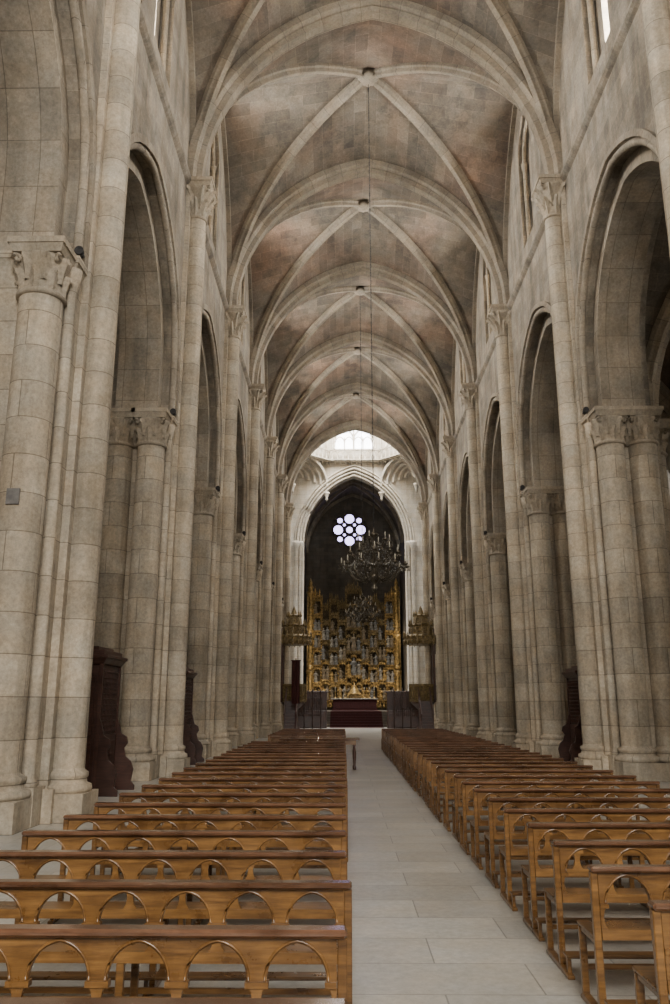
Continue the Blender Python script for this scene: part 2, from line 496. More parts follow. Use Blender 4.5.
# ------------------------------------------------------------------ piers
def col_mesh(name, r, z0, z1):
    b = MB()
    b.lathe([(r, z0), (r, z0+0.02), (r, z1-0.02), (r, z1)], seg=28)
    return b.mesh(name, [M_PIER])
def base_mesh(name, r):
    b = MB()
    b.box(-r*1.5, r*1.5, -r*1.5, r*1.5, 0, 0.42)
    b.lathe([(r*1.45,0.42),(r*1.5,0.47),(r*1.45,0.53),(r*1.2,0.56),(r*1.15,0.62),(r*1.25,0.66),(r*1.25,0.71),(r*1.03,0.75),(r,0.78)], seg=28)
    return b.mesh(name, [M_PIER])
def cap_mesh(name, r, z1, h=0.8, fl=0.17, ab=0.22, nl=8, A1=0.15, ex=0.15):
    b = MB(); z0 = z1-ab-h
    pr = [(r, z0-0.06), (r*1.14, z0-0.05), (r*1.16, z0), (r*1.12, z0+0.03), (r, z0+0.04)]
    bell = lambda t: r + fl*(t**2.2)
    for i in range(1, 11):
        t = i/10; pr.append((bell(t), z0+0.04+(h-0.04)*t))
    b.lathe(pr, seg=32)
    def leaf(a, zb, lh, w, A):
        base = len(b.v); nt_, nl_ = 8, 5
        for i in range(nt_+1):
            t = i/nt_
            zz = zb + lh*(t if t < 0.75 else 0.75+0.25*math.sin((t-0.75)/0.25*PI*0.75))
            if t > 0.9: zz -= 0.07*(t-0.9)/0.1
            tb = max(0, min(1, (zz-z0)/h))
            rad = bell(tb) + 0.02 + A*(t**2.6)
            ww = w*(0.8+0.25*math.sin(t*PI))*(1.0 if t < 0.7 else (1.08-t)/0.38)*(1+0.2*math.cos(t*22))
            for j in range(nl_):
                q = j/(nl_-1)*2-1
                aa = a + q*ww/rad/2
                rr = rad - 0.05*abs(q)**1.3 + (0.03 if j == 2 else 0)
                b.v.append((rr*math.cos(aa), rr*math.sin(aa), zz))
        for i in range(nt_):
            for j in range(nl_-1):
                b.face([base+i*nl_+j, base+i*nl_+j+1, base+(i+1)*nl_+j+1, base+(i+1)*nl_+j])
    for k in range(nl):
        leaf(2*PI*k/nl, z0+0.03, h*0.55, 2*PI*r/nl*0.95, A1)
    for k in range(nl):
        leaf(2*PI*(k+0.5)/nl, z0+h*0.28, h*0.66, 2*PI*r/nl*0.95, A1)
    e = r+ex
    for k in range(4):
        a = PI/4+PI/2*k
        pts = []
        for i in range(14):
            th = i/13*PI*2.2; q = 0.08*(1-i/16)
            rad = (e+0.04)*1.1 + q*math.cos(th) - 0.02; z = z1-ab-0.09 + q*math.sin(th)
            pts.append((rad*math.cos(a), rad*math.sin(a), z))
        b.tube(pts, 0.034, 6)
    b.frust(-e, e, -e, e, z1-ab, z1-ab*0.45, 0.05)
    b.box(-e-0.07, e+0.07, -e-0.07, e+0.07, z1-ab*0.45, z1)
    return b.mesh(name, [M_CAP])

col_me = col_mesh('column', 0.36, 0.75, 8.5)
colbase_me = base_mesh('column_base', 0.36)
colcap_me = cap_mesh('capital', 0.36, S1, 0.68, 0.09, 0.24, 8, 0.075, 0.05)
shaft_me = col_mesh('shaft', 0.27, 0.75, 16.1)
shaftbase_me = base_mesh('shaft_base', 0.27)
shaftcap_me = cap_mesh('shaft_capital', 0.27, S2, 0.95, 0.24, 0.26)
b = MB()
b.box(-1.0, 0.8, -0.78, 0.78, 0, 9.1)
b.box(-0.72, 0.6, -0.95, 0.95, 0, 9.1)
b.box(0.8, 0.93, -0.40, 0.40, 0, S2-0.26)
b.box(-1.2, -1.0, -0.46, 0.46, 0, S1-0.26)
b.box(-1.1, 0.9, -0.88, 0.88, 0, 0.55)
b.box(0.85, 1.05, -0.50, 0.50, 0, 0.5)
for sx, sy in ((0.76,-0.76),(0.76,0.76)):
    b.lathe([(0.13,0.55),(0.13,0.62),(0.09,0.7),(0.09,8.7),(0.12,8.8),(0.16,9.1)], (sx, sy, 0), 12)
core_me = b.mesh('pier_core', [M_PIER])
b = MB()
b.frust(-1.0, 0.8, -0.78, 0.78, 9.1, 9.22, 0.06); b.box(-1.08, 0.88, -0.86, 0.86, 9.22, 9.352)
b.frust(-0.8, 0.6, -0.95, 0.95, 9.1, 9.22, 0.06); b.box(-0.88, 0.68, -1.03, 1.03, 9.22, 9.352)
impost_me = b.mesh('impost', [M_PIER])

b = MB()
b.box(-0.025, 0.025, -0.025, 0.025, 0, 0.12)
b.box(-0.07, 0.07, -0.03, 0.03, 0.09, 0.12)
fl_br = b.mesh('bracket', [M_IRON])
b = MB()
b.lathe([(0.03,-0.08),(0.055,-0.06),(0.07,0.02),(0.085,0.1),(0.078,0.11),(0.06,0.05)], (0,0,0.17), 14, axis='Y')
fl_hd = b.mesh('lamp_head', [M_IRON])

def make_pier(x, y, rot, near):
    p = thing('stone_pier', 'tall compound granite pier with engaged columns and carved leaf capitals' if not near else
              'massive granite pier with leafy capital and a small slate-grey plaque', 'pier', (x, y, 0), (0,0,rot), 'compound piers of the nave arcade')
    obj(core_me, 'pier_core', p); obj(impost_me, 'impost', p)
    cs = [(0.35,-1.0),(0.35,1.0),(-0.5,1.0),(-1.12,0)]
    if not near: cs.append((-0.5,-1.0))
    for lx, ly in cs:
        obj(col_me, 'column', p, (lx, ly, 0)); obj(colbase_me, 'column_base', p, (lx, ly, 0)); obj(colcap_me, 'capital', p, (lx, ly, 0))
    obj(shaft_me, 'shaft', p, (1.08, 0, 0)); obj(shaftbase_me, 'shaft_base', p, (1.08, 0, 0)); obj(shaftcap_me, 'shaft_capital', p, (1.08, 0, 0))
    for ly in (-0.66, 0.66):
        f = thing('floodlight', 'small black floodlight clamped on the pier impost', 'lamp',
                  (x+math.cos(rot)*0.82-math.sin(rot)*ly, y+math.sin(rot)*0.82+math.cos(rot)*ly, 9.353), (0,0,rot + (0 if ly > 0 else PI)), 'black floodlights on the pier imposts')
        obj(fl_br, 'bracket', f); obj(fl_hd, 'lamp_head', f)
    return p
for y in PY[2:]:
    pl = make_pier(CX-6.45, y, 0, abs(y-13.3) < 0.1)
    make_pier(CX+6.45, y, PI, False)
    if abs(y-13.3) < 0.1:
        g = MB(); g.box(0.26, 0.46, -1.39, -1.35, 4.75, 5.0)
        obj(g.mesh('plaque', [M_GREY]), 'plaque', pl, label='small slate-grey plaque')

# ------------------------------------------------------------------ crossing, lantern, chancel
EY = 72.0
LZ = 24.0
b = MB()
b.arch_panel('XZ', CX-13.6, CX+13.6, 0, LZ, CX, 4.7, 16.2, 22.55, EY, EY+1.2, n=16)
b.cur = 1
for hs, ap, y, rr in ((4.7, 22.55, EY+0.02, 0.11), (4.95, 22.85, EY-0.1, 0.09), (5.2, 23.18, EY-0.12, 0.12), (5.45, 23.5, EY-0.05, 0.10)):
    b.tube([(CX-hs, y, 0.0)] + [(CX+x, y, z) for x, z in arch_pts(hs, 16.2, ap, 16)] + [(CX+hs, y, 0.0)], rr, 8)
for sg in (-1, 1):
    for k, (dx, dy, rr) in enumerate(((4.95, -0.2, 0.15), (5.3, -0.3, 0.2))):
        b.lathe([(rr*1.5,0),(rr*1.5,0.5),(rr,0.7),(rr,15.4),(rr*1.2,15.5),(rr*1.8,16.0),(rr*1.8,16.2)], (CX+sg*dx, EY+dy, 0), 16)
struct('wall_crossing_far', b.mesh('wall_crossing', [M_PALE, M_PALE]), 'pale beige granite crossing arch with moulded rolls', 'wall')
b = MB()
b.arch_panel('XZ', CX-13.6, CX+13.6, S2, 36, CX, NW-0.1, S2+0.02, T_A, PY[-1]+0.5, PY[-1]+0.9, n=16)
struct('wall_crossing_near', b.mesh('wall_crossing', [M_WALL]), 'granite wall over the crossing arch', 'wall')
def lantern_panel(L, hs):
    p = MB()
    p.arch_panel('XZ', -L/2, L/2, LZ, 34, 0, hs, 26.4, 26.4+max(hs*1.25, hs+0.2), 0, 0.8, sill=25.15, n=10)
    p.box(-0.08, 0.08, 0.3, 0.45, 25.15, 26.4+hs)
    for q in (-hs/2, hs/2):
        p.box(q-0.05, q+0.05, 0.33, 0.42, 25.15, 26.4)
        p.tube([(q+x, 0.38, z) for x, z in arch_pts(hs/2-0.03, 26.2, 26.2+hs*0.6, 6)], 0.08, 6)
        for q2 in (-hs/4, hs/4):
            p.tube([(q+q2+x, 0.38, z) for x, z in arch_pts(hs/4-0.02, 25.9, 25.9+hs*0.32, 5)], 0.05, 5)
    p.tube([(0.28*hs*math.cos(a*PI/8), 0.38, 26.5+hs*0.72+0.28*hs*math.sin(a*PI/8)) for a in range(17)], 0.08, 6)
    for dh, rr in ((0.1, 0.07), (0.28, 0.05)):
        h2 = hs+dh
        p.tube([(-h2, -0.02, 25.15)] + [(x, -0.02, z) for x, z in arch_pts(h2, 26.4, 26.4+max(hs*1.25, hs+0.2)+dh*1.1, 8)] + [(h2, -0.02, 25.15)], rr, 6)
    p.box(-L/2, L/2, -0.5, 0, LZ-0.12, LZ)
    p.box(-L/2, L/2, -0.35, 0, LZ-0.24, LZ-0.12)
    p.box(-L/2, L/2, -0.5, -0.38, LZ+0.82, LZ+0.92)
    n = max(3, int(L/0.48)); w = L/n
    for i in range(n):
        x = -L/2+(i+0.5)*w
        p.tube([(x-w/2, -0.44, LZ)] + [(x+u, -0.44, z) for u, z in arch_pts(w/2-0.01, LZ+0.5, LZ+0.5+w*0.6, 5)] + [(x+w/2, -0.44, LZ)], 0.045, 5)
        p.lathe([(0.04,LZ-0.5),(0.09,LZ-0.35),(0.14,LZ-0.24)], (x, -0.15, 0), 6)
    return p
CUT = 3.1
b = MB()
b.add(lantern_panel(2*(NW-CUT)+0.02, 1.75), Matrix.Translation((CX, EY, 0)))
DL = CUT*math.sqrt(2)
for sg in (-1, 1):
    M = Matrix.Translation((CX+sg*(NW-CUT/2), EY-CUT/2, 0)) @ Matrix.Rotation(-sg*PI/4, 4, 'Z')
    b.add(lantern_panel(DL, 1.35), M)
    ylen = EY-CUT-(PY[-1]+0.9)
    M = Matrix.Translation((CX+sg*NW, PY[-1]+0.9+ylen/2, 0)) @ Matrix.Rotation(-sg*PI/2, 4, 'Z')
    b.add(lantern_panel(ylen, 1.6), M)
    A = Vector((CX+sg*NW, EY-CUT, 0)); B_ = Vector((CX+sg*(NW-CUT), EY, 0))
    d = (B_-A).normalized(); mid = (A+B_)/2; hs = (B_-A).length/2
    for q in range(5):
        h2 = hs*(1-q*0.19)
        off = Vector((sg*0.28*q, 0.28*q, 0))
        rise = h2*1.12
        path = [tuple(mid + d*x + Vector((0,0,z)) + off) for x, z in arch_pts(h2, 23.85-0.25*q-rise, 23.85-0.25*q, 12)]
        b.sweep(path, Vector((0,0,1)).cross(d), [(-0.17,-0.1),(-0.17,0.16),(0.17,0.16),(0.17,-0.1)])
    for px, py_ in ((CX+sg*(NW-CUT), EY-0.12), (CX+sg*NW-sg*0.12, EY-CUT)):
        b.lathe([(0.04,20.0),(0.14,20.2),(0.1,20.35),(0.24,20.7),(0.28,20.85)], (px, py_, 0), 10)
        b.lathe([(0.1,24.0),(0.1,24.3),(0.06,24.4),(0.06,28.6),(0.12,28.8)], (px, py_, 0), 8)
b.box(CX-NW-1, CX+NW+1, PY[-1]+0.5, EY+1, 34, 34.2)
struct('wall_lantern', b.mesh('wall_lantern', [M_PALE]), 'pale stone octagonal lantern with arcaded gallery and traceried windows', 'wall')
g = MB(); g.box(CX-1.9, CX+1.9, EY+0.6, EY+0.63, 25.0, 29.2)
struct('window_%d' % wn, g.mesh('glass', [M_LGLASS]), 'bright traceried lantern window', 'window'); wn += 1
for sg in (-1, 1):
    q = MB(); q.box(-1.5, 1.5, 0.6, 0.63, 25.0, 29)
    g = MB(); g.add(q, Matrix.Translation((CX+sg*(NW-CUT/2), EY-CUT/2, 0)) @ Matrix.Rotation(-sg*PI/4, 4, 'Z'))
    struct('window_%d' % wn, g.mesh('glass', [M_LGLASS]), 'bright diagonal lantern window', 'window'); wn += 1
    g = MB(); g.box(CX+sg*(NW+0.6), CX+sg*(NW+0.63), PY[-1]+2.2, EY-CUT-0.6, 25.0, 29.0)
    struct('window_%d' % wn, g.mesh('glass', [M_LGLASS]), 'bright lantern side window', 'window'); wn += 1
for sg, nm in ((-1, 'left'), (1, 'right')):
    b = MB()
    b.box(CX+sg*13.0, CX+sg*13.6, PY[-1], EY, 0, 24.3)
    b.box(CX+sg*NW, CX+sg*13.6, PY[-1]+0.5, EY, 23.9, 24.3)
    b.box(CX+sg*7.4, CX+sg*13.6, PY[-1]+0.3, PY[-1]+0.5, 14.0, 24.5)
    struct('wall_transept_%s' % nm, b.mesh('wall_transept', [M_WALL]), 'granite transept wall', 'wall')

CE = 84.5
b = MB()
for sg in (-1, 1):
    b.box(CX+sg*5.0, CX+sg*5.5, EY+1.2, CE, 0, 18.0)
b.box(CX-5.5, CX+5.5, CE, CE+0.5, 0, 26)
struct('wall_chancel', b.mesh('wall_chancel', [M_DARKWALL]), 'dark granite chancel walls behind the altarpiece', 'wall')
b = MB(); r = MB()
for k in range(2):
    y0 = EY+1.2+k*5.65; yc = y0+2.825
    H, S = web(b, CX, yc, 5.0, 2.825, 17.5, 24.0, 24.5, 22.0, 10)
    for q in (1, -1):
        d = Vector((5.0, q*2.825, 0)).normalized(); bn = Vector((0,0,1)).cross(d)
        r.sweep([(CX+s*5.0, yc+q*s*2.825, H(s, s)) for s in S], bn, RIB_G)
    r.sweep([(CX+s*5.0, y0+5.65, H(s, 1)) for s in S], (0,1,0), RIB_G)
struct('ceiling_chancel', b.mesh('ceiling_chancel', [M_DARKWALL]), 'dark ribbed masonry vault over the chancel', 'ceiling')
struct('trim_%d' % tn, r.mesh('chancel_ribs', [M_RIB]), 'granite ribs of the chancel vault', 'vault rib'); tn += 1

# rose window : bold cross of four lobes with small openings between
b = MB()
RZ = 20.0; RX = CX-0.35; yR = CE-0.06
def disc(bb, x, z, r, y, seg=24):
    base = len(bb.v)
    for i in range(seg):
        a = 2*PI*i/seg; bb.v.append((x+r*math.cos(a), y, z+r*math.sin(a)))
    bb.face([base+i for i in range(seg)])
def ring(bb, x, z, r, y, t, seg=28):
    path = [(x+r*math.cos(2*PI*i/seg), y, z+r*math.sin(2*PI*i/seg)) for i in range(seg+1)]
    bb.tube(path, t, 6)
cents = [(0,0,0.36)]
for i in range(4):
    a = PI/2*i
    cents.append((1.22*math.cos(a), 1.22*math.sin(a), 0.52))
    cents.append((0.62*math.cos(a+PI/4)*1.25, 0.62*math.sin(a+PI/4)*1.25, 0.17))
    a += PI/4
    cents.append((1.45*math.cos(a), 1.45*math.sin(a), 0.30))
for x, z, rr in cents: disc(b, RX+x, RZ+z, rr, yR)
b.cur = 1
for x, z, rr in cents: ring(b, RX+x, RZ+z, rr+0.05, yR-0.02, 0.08, 24)
ring(b, RX, RZ, 1.98, yR-0.03, 0.1)
struct('window_%d' % wn, b.mesh('rose_window', [M_ROSE, M_DARKWALL]), 'round rose window, cross of violet-white glowing lobes', 'window'); wn += 1

b = MB()
b.box(CX-4.7, CX+4.7, 68.2, CE, 0, 1.2)
for k in range(6):
    b.box(CX-4.0, CX+4.0, 65.8+0.4*k, 68.25, 0.2*k*1.0, 0.2*(k+1))
struct('floor_presbytery', b.mesh('floor_presbytery', [M_DARKWALL]), 'raised dark stone presbytery floor with six steps', 'floor')
b = MB()
CWD = 2.1
for k in range(6):
    z = 0.2*(k+1)
    b.box(CX-CWD, CX+CWD, 65.78+0.4*k, 65.8+0.4*(k+1), z, z+0.015)
    b.box(CX-CWD, CX+CWD, 65.765+0.4*k, 65.795+0.4*k, z-0.2, z+0.015)
b.box(CX-CWD, CX+CWD, 68.1, 75.0, 1.2, 1.215)
b.box(CX-CWD, CX+CWD, 63.8, 65.78, 0.0, 0.015)
thing('carpet', 'long crimson carpet running up the altar steps', 'carpet', me=b.mesh('carpet', [M_RED]))

# ------------------------------------------------------------------ altarpiece
AY = 81.5
ret = thing('altarpiece', 'huge gilded gothic altarpiece with rows of carved figures under canopies', 'altarpiece', (CX, AY, 1.2))
edges = [-4.05, -3.25, -2.4, -1.55, -0.75, 0.75, 1.55, 2.4, 3.25, 4.05]
tops = [11.3, 10.3, 10.9, 10.5, 12.0, 10.5, 10.9, 10.3, 11.3]
cellh = [1.7, 1.95, 1.7, 1.95, 2.35, 1.95, 1.7, 1.95, 1.7]
b = MB()
for k in range(9):
    b.box(edges[k], edges[k+1], 0.3, 1.2, 0, tops[k])
    # low relief scenes on the back of every niche
    z = 1.2
    while z < tops[k]-0.4:
        x = edges[k]+0.12
        while x < edges[k+1]-0.08:
            s_ = random.uniform(0.08, 0.15)
            b.lathe([(s_*0.5,-s_*1.6),(s_,-s_*0.5),(s_*0.8,s_*0.6),(s_*0.3,s_*1.3)], (x, 0.28, z), 6)
            x += random.uniform(0.17, 0.28)
        z += random.uniform(0.28, 0.4)
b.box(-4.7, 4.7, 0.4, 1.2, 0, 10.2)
obj(b.mesh('niche_back', [M_NICHE]), 'niche_back', ret, label='gilt relief panels with niche shade in their dark colour')
b = MB()
twist = lambda q, z, a: q*(1+0.12*math.cos(4*a+z*7))
for sg in (-1, 1):
    for zz, hh in ((0.2, 3.6), (3.9, 3.5), (7.5, 4.2)):
        b.lathe([(0.34,0),(0.34,0.3),(0.24,0.4),(0.2,0.5),(0.28,0.7),(0.28,1.2),(0.2,1.8),(0.2,hh-0.6),(0.28,hh-0.45),(0.4,hh-0.2),(0.4,hh)], (sg*4.36, -0.1, zz), 16, mod=twist)
    b.lathe([(0.34,0),(0.24,0.2),(0.32,0.4),(0.16,0.7),(0.2,0.9),(0.01,1.4)], (sg*4.36, -0.1, 11.7), 10)
    b.lathe([(0.12,0),(0.16,0.3),(0.06,0.6),(0.01,1.0)], (sg*3.9, -0.1, 11.3), 8)
    b.box(sg*4.05, sg*4.7, 0.0, 0.4, 0, 11.7)
GC = MB()
ZG = 4.4
for ci, x in enumerate(edges):
    side = ci in (0, 1, 8, 9)
    top = max(tops[max(0, ci-1)], tops[min(8, ci)])
    for dx in (-0.06, 0.06):
        b.lathe([(0.045,0.2),(0.05,ZG)], (x+dx, -0.02, 0), 6)
        (b if side else GC).lathe([(0.045,ZG),(0.045,top-0.5),(0.075,top-0.45),(0.005,top+0.2)], (x+dx, -0.02, 0), 6)
    z = 0.3
    while z < top:
        (b if (side or z < ZG) else GC).lathe([(0.07,0),(0.13,0.05),(0.07,0.12)], (x+random.uniform(-.03,.03), -0.04-random.uniform(0,.12), z), 6)
        z += random.uniform(0.18, 0.36)
for k in range(9):
    z = 1.0
    while z < tops[k]-0.6:
        B2 = b if (k in (0, 8) or z < ZG) else GC
        dpt = 0.15*math.cos((k-4)*0.9)+random.uniform(0, 0.06)
        B2.box(edges[k], edges[k+1], -0.08-dpt, 0.35, z-0.12, z-0.05); B2.box(edges[k], edges[k+1], -0.14-dpt, 0.35, z-0.05, z)
        x = edges[k]+0.06
        while x < edges[k+1]:
            hh = random.uniform(0.08, 0.22)
            B2.lathe([(0.03,-0.34),(0.06,-0.22),(0.05,-0.13)], (x, -0.09-dpt, z), 5)
            B2.lathe([(0.035,0),(0.05,hh*0.4),(0.005,hh)], (x, -0.12-dpt, z), 5)
            x += random.uniform(0.11, 0.18)
        z += cellh[k]
    x = edges[k]
    while x < edges[k+1]:
        hh = random.uniform(0.3, 0.8)
        B2 = b if k in (0, 8) else GC
        B2.lathe([(0.06,-0.5),(0.1,0),(0.05,hh*0.3),(0.08,hh*0.5),(0.005,hh)], (x, 0.15, tops[k]), 6)
        x += 0.2
obj(b.mesh('gilded_frame', [M_GOLD]), 'gilded_frame', ret, label='bright gilded side shafts and lower friezes')
obj(GC.mesh('carved_tracery', [M_SHADEGILT]), 'carved_tracery', ret, label='gilt tracery of the upper centre, shade put into its colour')
def canopy_mesh(mat):
    b = MB()
    for k in range(5):
        a = PI + PI*k/4
        x, y = 0.4*math.cos(a), 0.28*math.sin(a)
        b.lathe([(0.02,-0.2),(0.045,-0.08),(0.03,0),(0.045,0.25),(0.005,0.5)], (x, y, 0), 6)
    for k in range(4):
        a0 = PI+PI*k/4; a1 = PI+PI*(k+1)/4
        b.tube([(0.4*math.cos(a0+(a1-a0)*t/4), 0.28*math.sin(a0+(a1-a0)*t/4), -0.14+0.16*math.sin(PI*t/4)) for t in range(5)], 0.035, 5)
    b.lathe([(0.4,0),(0.4,0.14),(0.28,0.2),(0.2,0.4),(0.08,0.45),(0.01,0.66)], (0,0.05,0), 8)
    return b.mesh('canopy', [mat])
can_g, can_d = canopy_mesh(M_GOLD), canopy_mesh(M_SHADEGILT)
def statue(arms, mat):
    b = MB()
    b.lathe([(0.26,0),(0.27,0.06),(0.24,0.1)], (0,0,0), 10)
    b.lathe([(0.24,0.08),(0.23,0.3),(0.19,0.65),(0.16,0.85),(0.2,1.05),(0.22,1.18),(0.15,1.28),(0.06,1.31),(0.06,1.36)], (0,0,0), 20,
            mod=lambda q, z, a: q*(1+0.1*math.cos(7*a)*(1 if z < 0.9 else 0.2))*(1.0 if abs(math.cos(a)) > 0.5 else 0.85))
    b.lathe([(0.05,1.33),(0.09,1.38),(0.105,1.46),(0.09,1.54),(0.04,1.59)], (0,-0.01,0), 12)
    for sg in (-1, 1):
        b.tube([(sg*0.19,0,1.17),(sg*0.28,-0.04,0.98),(sg*0.2*arms,-0.2,0.92),(sg*0.08*arms,-0.26,0.97+0.1*arms)], [0.075,0.065,0.05,0.035], 8)
    return b.mesh('statue', [mat])
st = [statue(1.0, M_POLY), statue(0.5, M_GOLD), statue(1.5, M_POLY), statue(0.8, M_PALEFIG), statue(1.2, M_BLUEFIG), statue(0.7, M_BLUEFIG)]
for k in range(9):
    xc = (edges[k]+edges[k+1])/2
    z = 1.0
    while z + cellh[k] < tops[k]+0.2:
        low = z < ZG
        ch = [3, 0, 1, 1, 5] if low else [4, 5, 0, 3, 4, 2]
        if k == 4:
            for dx, sc in ((-0.5, 0.85), (0, 1.1), (0.5, 0.85)):
                obj(st[random.choice(ch)], 'statue', ret, (xc+dx, -0.14+abs(dx)*0.1, z), (0,0,random.uniform(-.3,.3)-dx*0.6), scale=(sc*1.05, sc, sc))
                obj(can_g if low else can_d, 'canopy', ret, (xc+dx, 0.0, z+1.6*sc+0.05), scale=(0.7, 1, 0.6))
        else:
            for dx in (-0.2, 0.19):
                if dx > 0 and random.random() < 0.4: continue
                sc = cellh[k]/2.25*random.uniform(0.8, 1.0)
                obj(st[random.choice(ch)], 'statue', ret, (xc+dx+random.uniform(-.06,.06), -0.06, z), (0,0,random.uniform(-.8,.8)), scale=(0.85, 0.9, sc))
            obj(can_g if (k in (0, 8) or low) else can_d, 'canopy', ret, (xc, 0.02, z+cellh[k]-0.45), scale=(0.92, 1.1, 0.55))
        z += cellh[k]
b = MB()
for k in range(24):
    x = -4.0+k*0.348
    b.lathe([(0.1,0.25),(0.13,0.42),(0.08,0.55),(0.065,0.62),(0.07,0.68),(0.02,0.76)], (x, 0.05, 0), 8)
obj(b.mesh('predella', [M_GOLD]), 'predella', ret)

al = thing('altar_table', 'stone altar draped in dark red cloth with white linen', 'altar', (CX, 76.0, 1.215))
b = MB(); b.box(-2.0, 2.0, -0.6, 0.6, 0, 1.02); b.box(-2.1,2.1,-0.7,0.7,0,0.12)
for k in range(8): b.box(-1.8+k*0.45, -1.42+k*0.45, -0.62, -0.6, 0.18, 0.95)
obj(b.mesh('altar_body', [M_RED], 0.02), 'altar_body', al)
b = MB(); b.box(-2.15, 2.15, -0.68, 0.68, 1.02, 1.06); b.box(-2.15,2.15,-0.7,-0.68,0.99,1.06)
obj(b.mesh('altar_cloth', [M_LINEN], 0.01), 'altar_cloth', al)
b = MB()
b.lathe([(0.16,0),(0.16,0.04),(0.06,0.1),(0.04,0.2),(0.08,0.28),(0.03,0.36),(0.03,0.55),(0.09,0.6),(0.09,0.63)], seg=12)
cs1 = b.mesh('stand', [M_GOLD]); b = MB(); b.lathe([(0.03,0.63),(0.03,1.0),(0.005,1.03)], seg=8); cs2 = b.mesh('candle', [M_WAX])
for x in (-1.8,-1.35,-0.9,0.9,1.35,1.8):
    c = thing('candlestick', 'gilt altar candlestick with a white candle', 'candlestick', (CX+x, 76.1, 2.276), group='altar candlesticks')
    obj(cs1, 'stand', c); obj(cs2, 'candle', c)
b = MB()
b.box(-0.6,0.6,-0.4,0.4,0,1.4); b.lathe([(0.7,1.4),(0.75,1.5),(0.5,1.7),(0.35,2.0),(0.1,2.2),(0.02,2.6)], seg=8)
for sg in (-1,1): b.lathe([(0.09,0),(0.06,0.1),(0.06,1.25),(0.1,1.4)], (sg*0.62,-0.42,0), 10)
thing('tabernacle', 'small domed gilded tabernacle behind the altar', 'tabernacle', (CX, 78.6, 1.2), me=b.mesh('tabernacle', [M_GOLD]))

# ------------------------------------------------------------------ pulpits
b = MB()
b.lathe([(0.5,0),(0.5,0.2),(0.25,0.3),(0.2,0.5),(0.2,1.1),(0.35,1.4),(0.8,1.8),(0.85,1.9)], seg=16)
pu_ped = b.mesh('pedestal', [M_DARKWOOD])
M_PULP = plain('pulpit_gilding', (0.22, 0.155, 0.062), 0.5, 0.3, 8.0, 0.25)
b = MB()
b.lathe([(0.85,1.9),(0.95,1.95),(0.95,2.05),(0.88,2.1),(0.88,2.95),(0.97,3.02),(0.97,3.15)], seg=8, smooth=False)
for k in range(8):
    a = PI/4*k; b.lathe([(0.07,2.05),(0.05,2.2),(0.05,2.9),(0.08,3.02)], (0.92*math.cos(a), 0.92*math.sin(a), 0), 8)
    a += PI/8; b.lathe([(0.12,2.25),(0.14,2.4),(0.08,2.7),(0.07,2.8)], (0.8*math.cos(a), 0.8*math.sin(a), 0), 8)
pu_body = b.mesh('pulpit_body', [M_PULP])
b = MB()
b.lathe([(1.0,5.9),(1.25,5.95),(1.3,6.15),(1.25,6.5),(1.05,6.6),(0.85,6.65),(0.8,7.2),(0.88,7.3),(0.6,7.4),(0.5,7.9),(0.55,8.0),(0.25,8.1),(0.1,8.5),(0.02,8.7)], seg=8, smooth=False)
for R_, n_, z_, h_ in ((1.27, 20, 6.3, 0.55), (0.85, 12, 7.2, 0.55), (0.5, 8, 7.9, 0.45)):
    for k in range(n_):
        a = 2*PI*k/n_
        b.lathe([(0.06,0),(0.1,h_*0.25),(0.05,h_*0.5),(0.06,h_*0.6),(0.005,h_)], (R_*math.cos(a), R_*math.sin(a), z_), 6)
        b.lathe([(0.005,-0.5),(0.07,-0.35),(0.06,-0.1)], (R_*math.cos(a), R_*math.sin(a), z_), 6)
pu_test = b.mesh('sounding_board', [M_PULP])
b = MB(); b.box(-0.7,0.7,0.78,0.88,1.9,7.0); b.box(-0.8,0.8,0.74,0.92,5.2,5.9)
for sx in (-0.7, 0.7): b.lathe([(0.08,1.9),(0.06,2.1),(0.06,5.6),(0.1,6.0)], (sx, 0.76, 0), 8)
pu_back = b.mesh('back_panel', [M_DARKWOOD])
b = MB()
for k in range(9): b.box(-0.4,0.4,0.9+0.26*(8-k),0.9+0.26*(9-k),0,0.22*(k+1))
for sx in (-0.4, 0.4):
    b.tube([(sx,0.9,2.9),(sx,3.2,1.1)], 0.04, 6)
    for k in range(9): b.tube([(sx,1.0+0.26*k,0.22*(9-k)),(sx,1.0+0.26*k,2.82-0.2*k)], 0.02, 5)
pu_stair = b.mesh('stair', [M_DARKWOOD])
for sg, rot in ((-1, PI/2), (1, -PI/2)):
    p = thing('pulpit', 'dull gilded octagonal pulpit under a crowned sounding board', 'pulpit', (CX+sg*4.6, 58.4, 0), (0,0,rot), 'pair of gilded pulpits at the crossing')
    obj(pu_ped, 'pedestal', p); obj(pu_body, 'pulpit_body', p); obj(pu_test, 'sounding_board', p); obj(pu_back, 'back_panel', p)
    obj(pu_stair, 'stair', p, rot=(0,0, PI/2*(1 if sg < 0 else -1)))

b = MB()
for k in range(17):
    x = -1.2+k*0.15
    b.lathe([(0.02,0.0),(0.02,2.3),(0.045,2.35),(0.002,2.6)], (x,0,0), 6)
    if k % 4 == 0: b.lathe([(0.05,0),(0.05,2.5),(0.09,2.6),(0.01,2.9)], (x,0,0), 8)
for z in (0.15, 1.1, 2.2): b.box(-1.25, 1.25, -0.03, 0.03, z, z+0.07)
b.box(-1.25,1.25,-0.025,0.025,0.2,0.9)
gr_me = b.mesh('iron_grille', [M_DARKWOOD])
for sg in (-1, 1):
    thing('iron_grille', 'dark bronze-brown grille with spiked finials', 'grille', (CX+sg*3.9, 60.6, 0), me=gr_me, group='grilles by the crossing')
b = MB()
n = 12
poly = [(-0.28+0.56*i/n, 0.05*math.sin(i*1.3)) for i in range(n+1)]
b.sweep([(0,0,4.6),(0,0,1.8)], (1,0,0), [(u, v) for u, v in poly] + [(u, v+0.02) for u, v in poly[::-1]])
